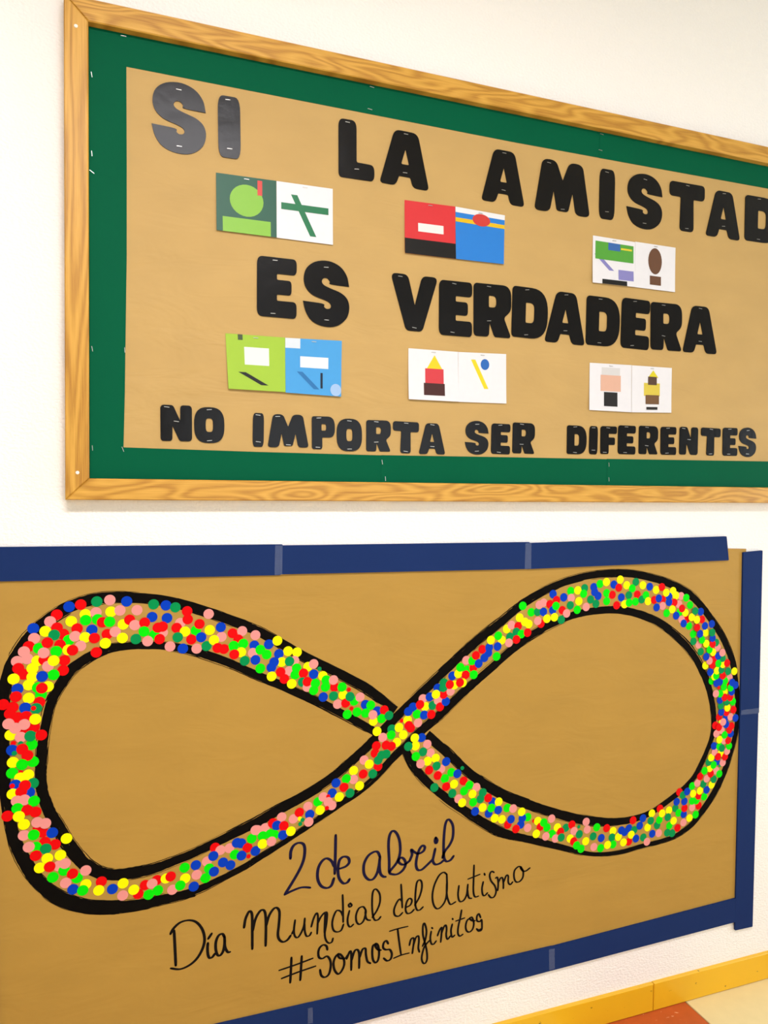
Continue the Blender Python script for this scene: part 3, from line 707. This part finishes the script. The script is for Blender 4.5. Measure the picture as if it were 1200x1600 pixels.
# handwriting: pen strokes traced in close-up tiles  (origin x, origin y, magnification)
INK = [
 ((430, 1270, 4), 4.2, 'pen_blue', '2 de abril', [
  [(95, 285), (98, 240), (115, 205), (145, 188), (175, 195), (185, 230), (178, 290), (155, 350), (110, 430), (60, 510)], [(60, 510), (100, 490), (150, 470), (185, 465), (220, 468)],
  [(368, 335), (350, 300), (320, 285), (290, 305), (268, 350), (265, 410), (285, 455), (320, 470), (350, 455), (367, 410)], [(378, 140), (376, 250), (372, 380)],
  [(400, 350), (440, 335), (462, 310), (455, 280), (425, 275), (400, 300), (392, 360), (400, 410), (425, 440), (450, 435), (465, 415)],
  [(655, 275), (640, 245), (615, 245), (580, 270), (555, 320), (555, 380), (580, 415), (610, 415), (635, 380), (648, 330), (655, 275)], [(652, 290), (652, 340), (658, 380), (675, 398), (692, 400)],
  [(712, 370), (712, 300), (708, 200), (715, 140), (735, 113), (760, 130), (778, 180), (780, 250), (760, 310), (715, 370), (740, 385), (770, 380), (800, 355), (815, 320), (805, 290), (785, 280), (770, 300), (785, 320), (810, 322), (840, 300)],
  [(840, 300), (855, 260), (850, 230), (870, 245), (895, 255), (925, 240), (935, 215), (920, 205), (900, 230), (885, 280), (880, 325), (890, 355), (915, 355), (950, 325), (985, 290)],
  [(1000, 225), (990, 270), (985, 300), (1000, 322), (1030, 315), (1060, 290)], [(1003, 155), (998, 175), (1005, 190), (1013, 172), (1003, 155)],
  [(1045, 280), (1060, 240), (1090, 200), (1110, 150), (1110, 80), (1085, 42), (1065, 65), (1055, 140), (1052, 220), (1055, 280), (1070, 303), (1095, 295), (1115, 270)]]),
 ((260, 1380, 6), 3.8, 'pen', 'Dia M', [
  [(72, 445), (80, 600), (88, 770)], [(38, 475), (70, 420), (130, 368), (210, 347), (280, 365), (335, 430), (358, 520), (340, 610), (290, 700), (220, 765), (130, 805), (40, 798)],
  [(389, 562), (385, 610), (390, 670), (405, 700), (430, 692), (455, 660)], [(392, 520), (425, 472)],
  [(545, 505), (525, 475), (490, 490), (465, 545), (462, 610), (475, 665), (500, 678), (530, 640), (545, 570), (545, 500)], [(545, 540), (550, 600), (575, 645), (600, 643)],
  [(728, 415), (740, 340), (765, 280), (785, 262), (803, 300), (805, 450), (805, 615)], [(808, 450), (830, 350), (860, 285), (895, 250), (925, 275), (933, 400), (930, 585)],
  [(935, 400), (960, 310), (1000, 245), (1035, 230), (1060, 270), (1055, 380), (1045, 480), (1060, 530), (1095, 550), (1135, 530), (1165, 490)]]),
 ((380, 1380, 5.4545), 3.0, 'pen', 'undial', [
  [(442, 315), (432, 400), (440, 450), (465, 462), (495, 420), (518, 360), (525, 300)], [(522, 340), (525, 410), (540, 450), (565, 445), (580, 420)], [(415, 430), (435, 390)],
  [(580, 370), (600, 300), (625, 255), (637, 290), (630, 430)], [(632, 350), (660, 290), (695, 250), (715, 260), (708, 350), (695, 430), (705, 485), (730, 510), (755, 500), (765, 470)], [(698, 262), (692, 420)],
  [(850, 280), (830, 240), (795, 235), (768, 290), (758, 350), (770, 400), (800, 415), (835, 400), (855, 350)], [(847, 100), (850, 200), (852, 330)],
  [(905, 235), (890, 300), (893, 350), (912, 372), (940, 350)], [(912, 170), (898, 185), (908, 202), (925, 188), (912, 170)],
  [(1040, 220), (1020, 200), (985, 215), (962, 270), (965, 325), (990, 350), (1025, 320), (1045, 250), (1040, 220)], [(1040, 240), (1045, 290), (1060, 312), (1085, 315)],
  [(1100, 290), (1140, 230), (1165, 160), (1162, 90), (1130, 50), (1105, 75), (1098, 160), (1103, 260), (1120, 312), (1150, 310), (1172, 285)]]),
 ((600, 1340, 5), 2.9, 'pen', 'del Autismo', [
  [(140, 340), (120, 325), (95, 360), (78, 410), (85, 450), (115, 457), (145, 430)], [(133, 210), (138, 300), (143, 390)],
  [(170, 390), (205, 370), (218, 335), (200, 318), (178, 345), (168, 400), (180, 435), (210, 430), (235, 405)],
  [(240, 370), (275, 310), (295, 240), (293, 190), (275, 175), (255, 200), (245, 290), (245, 370), (258, 408), (280, 408), (305, 385)],
  [(490, 130), (465, 115), (430, 140), (395, 210), (378, 290), (385, 360), (410, 398), (445, 385), (480, 330), (492, 240), (490, 130)], [(490, 200), (490, 280), (500, 330), (520, 365), (560, 345)],
  [(585, 220), (578, 290), (590, 340), (620, 335), (645, 290), (655, 210)], [(652, 250), (656, 290), (665, 315), (685, 318)],
  [(703, 60), (700, 160), (698, 260), (710, 305), (740, 300)], [(655, 168), (750, 130)],
  [(775, 190), (765, 240), (770, 285), (785, 297), (808, 275)], [(783, 124), (788, 136)],
  [(860, 115), (840, 108), (825, 135), (835, 180), (865, 220), (875, 265), (860, 305), (835, 312), (815, 290)],
  [(870, 160), (885, 155), (892, 200), (888, 255)], [(890, 200), (910, 160), (925, 160), (932, 200), (932, 240)], [(935, 190), (955, 140), (970, 145), (970, 190), (985, 210), (1005, 190)],
  [(1075, 75), (1050, 70), (1020, 100), (1015, 150), (1030, 188), (1060, 185), (1085, 150), (1085, 100), (1065, 75), (1080, 100), (1105, 105), (1140, 80)]]),
 ((430, 1460, 6.3158), 3.4, 'pen', '#Somos', [
  [(160, 230), (155, 350), (148, 475)], [(262, 215), (255, 330), (247, 450)], [(38, 355), (200, 300), (372, 235)], [(62, 435), (230, 370), (400, 312)],
  [(515, 150), (505, 115), (475, 103), (440, 130), (425, 175), (432, 225), (465, 238), (510, 215), (540, 250), (548, 310), (530, 390), (490, 422), (455, 405), (442, 350)],
  [(625, 190), (595, 220), (575, 280), (585, 350), (620, 390), (655, 360), (680, 300), (675, 240), (640, 195), (620, 205), (640, 235), (690, 235), (715, 205)],
  [(705, 240), (735, 170), (750, 190), (750, 350)], [(752, 260), (780, 170), (808, 150), (828, 190), (828, 330)], [(832, 230), (860, 150), (890, 140), (895, 200), (910, 265), (940, 285)],
  [(995, 95), (965, 110), (957, 180), (965, 250), (990, 278), (1015, 250), (1025, 180), (1015, 110), (990, 90), (990, 120), (1015, 150), (1045, 155)],
  [(1115, 90), (1095, 62), (1070, 85), (1065, 130), (1090, 150), (1130, 150), (1150, 190), (1140, 240), (1105, 260), (1070, 235)]]),
 ((600, 1420, 7.0588), 2.9, 'pen', 'Infinitos', [
  [(60, 248), (150, 220), (265, 193)], [(150, 225), (165, 350), (187, 500)], [(105, 545), (190, 510), (278, 487)],
  [(280, 400), (295, 340), (320, 320), (330, 350), (320, 430), (312, 490)], [(325, 400), (350, 320), (378, 300), (385, 350), (378, 430), (390, 475)],
  [(425, 410), (455, 340), (468, 250), (455, 180), (440, 160), (428, 200), (430, 290), (450, 370), (470, 460), (475, 550), (455, 598), (430, 595), (415, 550), (425, 480), (450, 410), (500, 350)],
  [(520, 250), (510, 320), (520, 380), (545, 390), (575, 355)], [(526, 208), (536, 216)],
  [(590, 295), (610, 240), (635, 205), (635, 260), (625, 365)], [(630, 280), (660, 200), (680, 180), (690, 220), (685, 290), (700, 335), (730, 300)],
  [(752, 170), (738, 240), (750, 310), (780, 290)], [(754, 108), (760, 116)],
  [(855, 15), (840, 100), (818, 200), (815, 270), (835, 300), (870, 280)], [(790, 135), (890, 100)],
  [(950, 100), (915, 130), (900, 190), (910, 240), (940, 255), (975, 225), (990, 160), (970, 95), (945, 105), (970, 130), (1005, 130)],
  [(1065, 95), (1045, 55), (1025, 80), (1025, 130), (1055, 140), (1075, 120), (1080, 180), (1075, 230), (1045, 245), (1020, 220)], [(1025, 225), (1045, 232), (1070, 220)]]),
]
def round_ribbon(pts, w, t):
    V, Fc = ribbon(pts, w, t)
    for e, ww in ((pts[0], w[0]), (pts[-1], w[-1])):
        k = len(V); n = 8
        V += [(e[0] + ww / 2 * math.cos(6.283 * i / n), -t, e[1] + ww / 2 * math.sin(6.283 * i / n)) for i in range(n)]
        Fc.append(tuple(k + i for i in range(n)))
    return V, Fc
for (ox, oy, mg), wpx, mname, what, strokes in INK:
    V, Fc = [], []
    for si, s in enumerate(strokes):
        wall = [at(ox + p[0] / mg, oy + p[1] / mg, PT) for p in s]
        C = catmull(wall, 5)
        pxm = abs(at(ox + 60, oy + 60, PT)[1] - at(ox + 60, oy + 61, PT)[1])
        n = len(C)
        wid = []
        for i in range(n):
            d = C[min(i + 1, n - 1)] - C[max(i - 1, 0)]
            down = abs(d[1]) / (np.linalg.norm(d) + 1e-9)
            wid.append(pxm * wpx * (.72 + .48 * down) * (0.85 if i in (0, n - 1) else 1))
        q, fc = round_ribbon(C, wid, PT + .0002 + .000015 * si)
        k = len(V); V += q; Fc += [tuple(x + k for x in t_) for t_ in fc]
    o = mk('handwriting', V, Fc, MAT[mname], poster)
    o['label'] = 'handwritten marker lettering reading ' + what

# dot stickers, read off the photograph tile by tile: letter = colour (lower case = small punched dot)
DOTS = [
 ((0, 910, 6), '''B 648 228 R 757 208 G 908 180 P 1030 165 B 1188 178 R 533 303 P 470 367 Y 800 300 L 803 353 P 900 282 Y 1040 275 P 1125 262 L 915 345 R 960 373 L 1028 368 Y 1155 393 R 1215 350
 Y 668 365 R 723 433 B 862 445 B 312 432 Y 425 458 R 535 425 R 595 485 G 508 492 P 320 525 L 645 540 P 705 505 Y 798 515 R 885 522 R 1005 485 P 1080 462 Y 1147 520 Y 987 570 R 270 600 L 365 618 R 445 565 R 563 585
 P 755 595 Y 640 632 R 680 635 L 528 645 P 225 650 P 255 715 P 160 740 Y 350 735 R 415 725 P 410 660 R 605 730 P 450 785 Y 503 733 R 592 823 L 503 865 R 172 805 R 220 860 Y 305 805 Y 305 885 B 395 880 Y 128 905
 Y 270 960 B 165 997 L 355 985 L 385 1050 Y 450 975 R 393 990 R 150 1070 R 370 1120 Y 270 1083 R 903 655'''),
 ((0, 1080, 6), '''R 30 125 R 120 150 R 95 210 B 237 155 G 340 160 r 315 158 R 165 245 R 245 235 R 320 335 Y 332 260 R 215 380 P 80 305 Y 100 410 P 145 345 P 228 310 P 195 430 L 297 500 G 285 418 R 388 408 r 127 485 g 195 488
 B 115 550 g 135 580 R 210 540 L 310 660 R 258 600 Y 122 665 L 208 685 L 115 765 r 195 760 Y 190 810 Y 265 780 B 145 875 r 115 885 G 310 860 B 275 945 Y 120 960 R 235 880 R 200 940 P 160 1025 P 230 1015 L 320 1025
 L 165 1095 R 255 1110 R 335 1128 R 70 1170 Y 178 1170'''),
 ((0, 1200, 3), '''Y 113 262 R 180 285 R 200 300 P 175 252 P 213 257 B 245 303 P 112 315 L 158 313 Y 312 330 R 210 347 R 258 358 L 168 370 P 135 370 G 215 378 R 168 410 Y 222 423 Y 283 408 Y 187 467 P 275 458 L 300 480 P 305 447
 R 233 462 L 362 515 R 340 495 P 402 480 L 248 512 P 308 538 B 342 568 Y 402 545 L 388 573 R 475 532 Y 463 573 B 527 567 Y 577 540 P 575 597 R 648 590 Y 627 570 R 680 548 R 735 525 P 713 542 L 697 593 L 740 573
 Y 778 517 R 800 508 L 865 467 B 918 455 Y 868 517 P 808 570 L 845 550 B 908 555 P 922 500 P 970 437 R 1008 373 P 1033 385 B 1000 412 L 980 470 L 963 515 B 1003 485 P 1075 375 B 1110 350 B 1130 352 B 1045 442
 B 1080 455 L 1100 405 R 1160 373 B 1132 410 r 1165 413 L 1180 330 P 1197 290 B 1197 388'''),
 ((0, 800, 3), '''G 720 433 B 778 438 G 822 447 P 642 460 P 978 478 B 713 492 B 783 497 P 632 530 R 678 518 L 675 560 P 762 565 L 722 577 R 740 542 R 762 537 R 748 595 G 637 595 P 692 605 P 845 520 R 880 503 R 877 465 R 828 543
 L 918 555 Y 867 560 R 935 525 G 833 587 R 897 597 B 943 587 P 797 630 B 857 640 P 922 640 G 968 628 Y 983 553 P 1038 585 Y 1003 600 B 1035 540 R 1090 568 P 1135 558 R 1117 597 R 1020 637 R 1050 642 L 1095 627 L 1140 617
 Y 1130 657 R 1098 667 G 1147 697 P 1197 577 B 1192 625 P 1185 660 B 1197 693'''),
 ((400, 800, 3), '''L 20 645 L 50 668 B 60 620 Y 100 603 Y 150 652 Y 192 657 B 107 665 Y 120 703 B 85 703 B 72 728 L 20 733 Y 73 770 P 180 697 G 157 700 P 155 745 R 115 750 R 133 782 L 190 732 L 183 762 Y 167 805 Y 243 725 P 270 712
 R 222 755 B 270 760 g 297 735 G 218 797 P 240 820 R 240 795 Y 313 768 L 278 803 L 270 835 B 315 867 L 328 787 L 325 820 R 368 820 P 363 787 G 363 862 Y 408 857 L 403 820 r 435 832 P 382 900 R 420 895 L 460 885 G 440 865
 r 447 920 P 487 867 L 427 948 L 473 937 B 512 902 L 513 942 L 537 905 B 567 932 R 600 927 Y 550 980 P 547 950 L 588 968 G 622 953 Y 567 1028
 B 920 768 Y 948 757 L 957 728 L 988 740 R 982 763 R 1018 730 L 1020 762 P 985 695 L 1013 697 R 1030 672 B 1043 710 B 1070 683 B 1088 660 R 1060 643 B 1092 635 Y 1152 600 B 1132 630 Y 1100 600 L 1135 580 L 1127 677
 Y 1175 548 P 1197 530 G 1190 585 P 1185 613 Y 457 1212'''),
 ((560, 1060, 6), '''P 227 553 R 168 632 G 312 475 L 307 530 Y 380 460 r 405 395 Y 460 390 R 470 440 R 490 465 Y 420 528 Y 360 598 R 258 625 R 310 635 R 155 700 G 260 708 G 215 720 R 183 825 G 185 765 P 52 765 Y 100 803
 P 557 415 B 467 310 B 510 268 L 547 335 Y 625 263 B 615 342 R 682 337 P 603 190 R 577 245 B 668 172 G 695 252 P 745 205 R 762 265 B 817 215 R 797 148 B 742 90 Y 725 148 G 800 40 G 795 85 P 862 120 Y 898 60 R 855 57 Y 975 40
 R 950 38 Y 535 632 B 592 555 Y 528 558 P 645 617 G 468 637 P 675 697 G 605 688 L 538 730 Y 648 775 Y 723 747 P 582 800 P 775 850 G 732 820 B 822 780 R 662 860 L 870 880 R 743 910 B 927 893 g 973 840 L 810 938 R 985 960
 Y 895 990 R 822 1013 G 712 1022 P 1105 1020 L 1040 1000 L 990 1055 G 880 1077 Y 1068 1083 P 937 1128 Y 972 1165 G 1165 1070 G 1143 1130 L 1075 1160'''),
 ((400, 1200, 3), '''P 5 290 P 42 280 P 120 230 R 78 257 B 97 268 R 130 270 L 30 318 L 65 308 L 85 312 B 125 313 Y 163 295 Y 30 355 P 72 343 P 175 238 R 203 208 P 243 180 y 205 237 g 218 243 g 207 262 B 252 217 P 247 252 L 290 158
 Y 300 197 P 315 135 B 357 117 r 338 133 P 338 158 P 355 175 r 332 187 Y 390 135 B 375 70 P 457 53 L 423 50 R 412 90 G 440 117 Y 485 83 R 502 28 G 547 27
 B 1107 157 R 1088 140 Y 1137 158 Y 1062 185 B 1027 203 B 1090 213 L 1103 187 B 1135 197 L 1177 187 Y 1118 235 Y 1152 240 R 1180 265 B 1195 240'''),
 ((800, 1200, 3), '''P 5 190 L 73 230 B 48 235 Y 45 205 B 40 265 R 18 285 P 73 280 r 102 248 Y 120 248 R 132 275 L 148 255 Y 113 308 L 163 278 P 185 237 L 187 308 Y 212 278 P 158 320 P 203 330 G 252 280 R 227 298 G 230 325 R 280 265
 g 313 275 P 290 295 Y 272 330 R 288 343 G 315 310 P 352 288 P 347 252 L 302 362 L 323 378 Y 345 343 G 380 320 L 397 278 P 383 370 B 418 328 L 415 375 R 443 282 Y 473 295 G 468 325 L 473 358 Y 447 360 Y 498 322 B 512 292
 B 528 300 B 547 282 R 547 345 Y 522 348 G 572 290 Y 558 312 B 580 330 R 567 245 B 598 270 B 613 235 Y 635 278 G 615 325 Y 655 212 G 650 247 B 657 308 P 632 345 G 680 268 L 690 243 P 687 305 R 693 190 Y 703 212 Y 735 198
 G 730 230 L 737 270 G 727 303 G 750 305 Y 757 247 R 775 280 P 803 255 G 765 188 L 780 210'''),
 ((1040, 1130, 7.5), '''B 210 1065 Y 278 1110 L 350 1070 P 310 985 R 220 995 R 385 965 L 310 910 L 360 905 B 218 915 B 128 920 R 383 850 L 450 860 R 160 805 G 200 840 B 250 800 L 308 735 Y 320 825 Y 400 790 P 370 700 G 440 712 B 478 780
 Y 535 720 G 560 655 P 478 648 R 403 622 P 590 555 R 525 590 L 627 592 Y 515 525 L 452 555 G 500 455 B 600 450 L 558 488 Y 530 400 g 632 495 P 668 460 P 570 335 Y 640 350 R 610 390 R 690 390 P 715 325 B 562 265 L 625 270
 G 655 290 L 738 265 P 680 200 Y 625 190 R 728 200 P 590 120 P 650 80 L 685 135 B 757 120 R 740 75 R 765 30 B 703 10 R 580 25 R 620 45'''),
 ((1060, 1010, 8.5714), '''B 630 945 R 543 945 y 552 1005 P 590 1010 P 690 940 B 755 955 R 635 880 B 565 875 Y 648 818 R 728 845 G 560 790 G 640 740 L 720 735 B 548 715 R 685 680 Y 620 605 R 610 680 B 705 605 L 550 630 P 492 630 r 530 550
 R 645 500 L 600 540 L 690 550 B 755 515 P 685 420 B 710 480 L 615 460 L 445 460 B 500 490 B 545 470 Y 470 400 L 495 390 R 585 390 Y 505 320 B 415 340 G 565 310 G 655 330 Y 748 332 Y 360 255 R 445 245 R 465 165 P 405 190
 B 362 135 Y 585 235 L 525 225 R 640 220 G 580 155 B 520 125'''),
 ((1040, 880, 7.5), '''P 610 990 P 655 1045 G 410 1035 Y 545 1040 L 505 1010 P 385 955 Y 465 940 G 590 930 R 540 945 B 540 875 L 415 895 G 325 915 L 320 830 B 393 825 Y 470 815 G 535 810 R 358 750 L 272 735 B 460 735 B 540 712 R 425 658
 R 245 660 Y 355 660 Y 295 630 P 185 660 B 210 705 L 165 570 Y 230 580 B 122 615 P 155 480 R 190 530 G 335 558 B 410 568 L 285 490 P 180 385 L 240 405 Y 120 380 Y 85 325 R 100 460 B 38 390 B 38 455 Y 75 540 L 10 585'''),
 ((800, 800, 3), '''L 50 440 Y 35 495 Y 60 515 Y 78 525 R 28 535 L 90 470 G 120 468 B 147 468 R 135 523 P 120 510 G 20 562 L 43 572 R 72 565 R 20 597 P 127 435 P 147 425 B 192 385 R 177 432 B 190 460 R 208 413 L 205 440 Y 163 500 Y 198 493
 G 230 505 R 235 460 P 255 475 B 242 400 L 275 370 P 277 403 G 273 437 G 340 357 Y 308 367 L 335 383 Y 313 418 L 305 458 P 347 445 G 368 410 B 383 352 B 387 375 B 403 393 G 393 430 L 412 337 Y 442 328 L 443 380 L 443 418
 B 477 340 R 500 355 R 470 388 Y 507 317 B 512 400 R 490 437 Y 537 343 G 580 328 L 563 358 G 547 390 Y 527 432 L 548 425 R 587 387 L 578 420 Y 613 343 G 607 410 L 627 390 B 645 350 Y 637 418 Y 675 365 R 702 352 R 665 412
 R 705 410 B 687 405 P 705 440 B 677 447 Y 722 378'''),
]
DCOL = dict(R='#DC0308', B='#0038B4', Y='#F4EC00', L='#04DC04', G='#008848', P='#E08E8A')
DMAT = {k: mat('sticker_' + n, DCOL[k], 0.6, 0.08, vary=((40, 40, 40), 0.03)) for k, n in zip('RBYLGP', ('red', 'blue', 'yellow', 'lime', 'green', 'pink'))}
DR = 0.0116
def disc(n=20, h=.00005):
    v = [(math.cos(6.28318 * k / n), -h, math.sin(6.28318 * k / n)) for k in range(n)] + [(math.cos(6.28318 * k / n), 0, math.sin(6.28318 * k / n)) for k in range(n)]
    f = [tuple(range(n))] + [(k, n + k, n + (k + 1) % n, (k + 1) % n) for k in range(n)]
    return v, f
dv, df = disc()
dmesh = {}
for k in 'RBYLGP':
    for small in (False, True):
        r = DR * (.45 if small else 1)
        me = bpy.data.meshes.new('dot_sticker')
        me.from_pydata([(x * r, y, z * r) for x, y, z in dv], [], df); me.materials.append(DMAT[k])
        dmesh[k, small] = me
dots = []
for (ox, oy, mg), s in DOTS:
    tk = s.split()
    for i in range(0, len(tk), 3):
        c, px, py = tk[i], ox + float(tk[i + 1]) / mg, oy + float(tk[i + 2]) / mg
        x, z = at(px, py, PT)
        small = c.islower()
        lev = 0
        for d in dots:
            if (d[1] - x) ** 2 + (d[2] - z) ** 2 < (2.05 * DR) ** 2: lev = max(lev, d[4] + 1)
        dots.append((c.upper(), x, z, small, lev, px))
order = sorted(dots, key=lambda d: (d[3], d[5]))
keep, rest = order[:299], order[299:]
pl = wloc(poster)
for (c, x, z, small, lev, px) in keep:
    o = bpy.data.objects.new('dot_sticker', dmesh[c, small]); col.objects.link(o); o.parent = poster
    o.location = Vector((x, -(PT + .00050 + lev * .00006), z)) - pl
V, Fc, Mi = [], [], []
for (c, x, z, small, lev, px) in rest:
    r = DR * (.45 if small else 1); k = len(V); y0 = -(PT + .00050 + lev * .00006)
    V += [(x + a * r, y0 + b, z + cc * r) for a, b, cc in dv]
    Fc += [tuple(i + k for i in q) for q in df]; Mi += ['RBYLGP'.index(c)] * len(df)
o = mk('dot_stickers', V, Fc, DMAT['R'], poster)
for k in 'BYLGP': o.data.materials.append(DMAT[k])
for p, i in zip(o.data.polygons, Mi): p.material_index = i
o['kind'] = 'stuff'
print('dots', len(dots), 'max level', max(d[4] for d in dots))
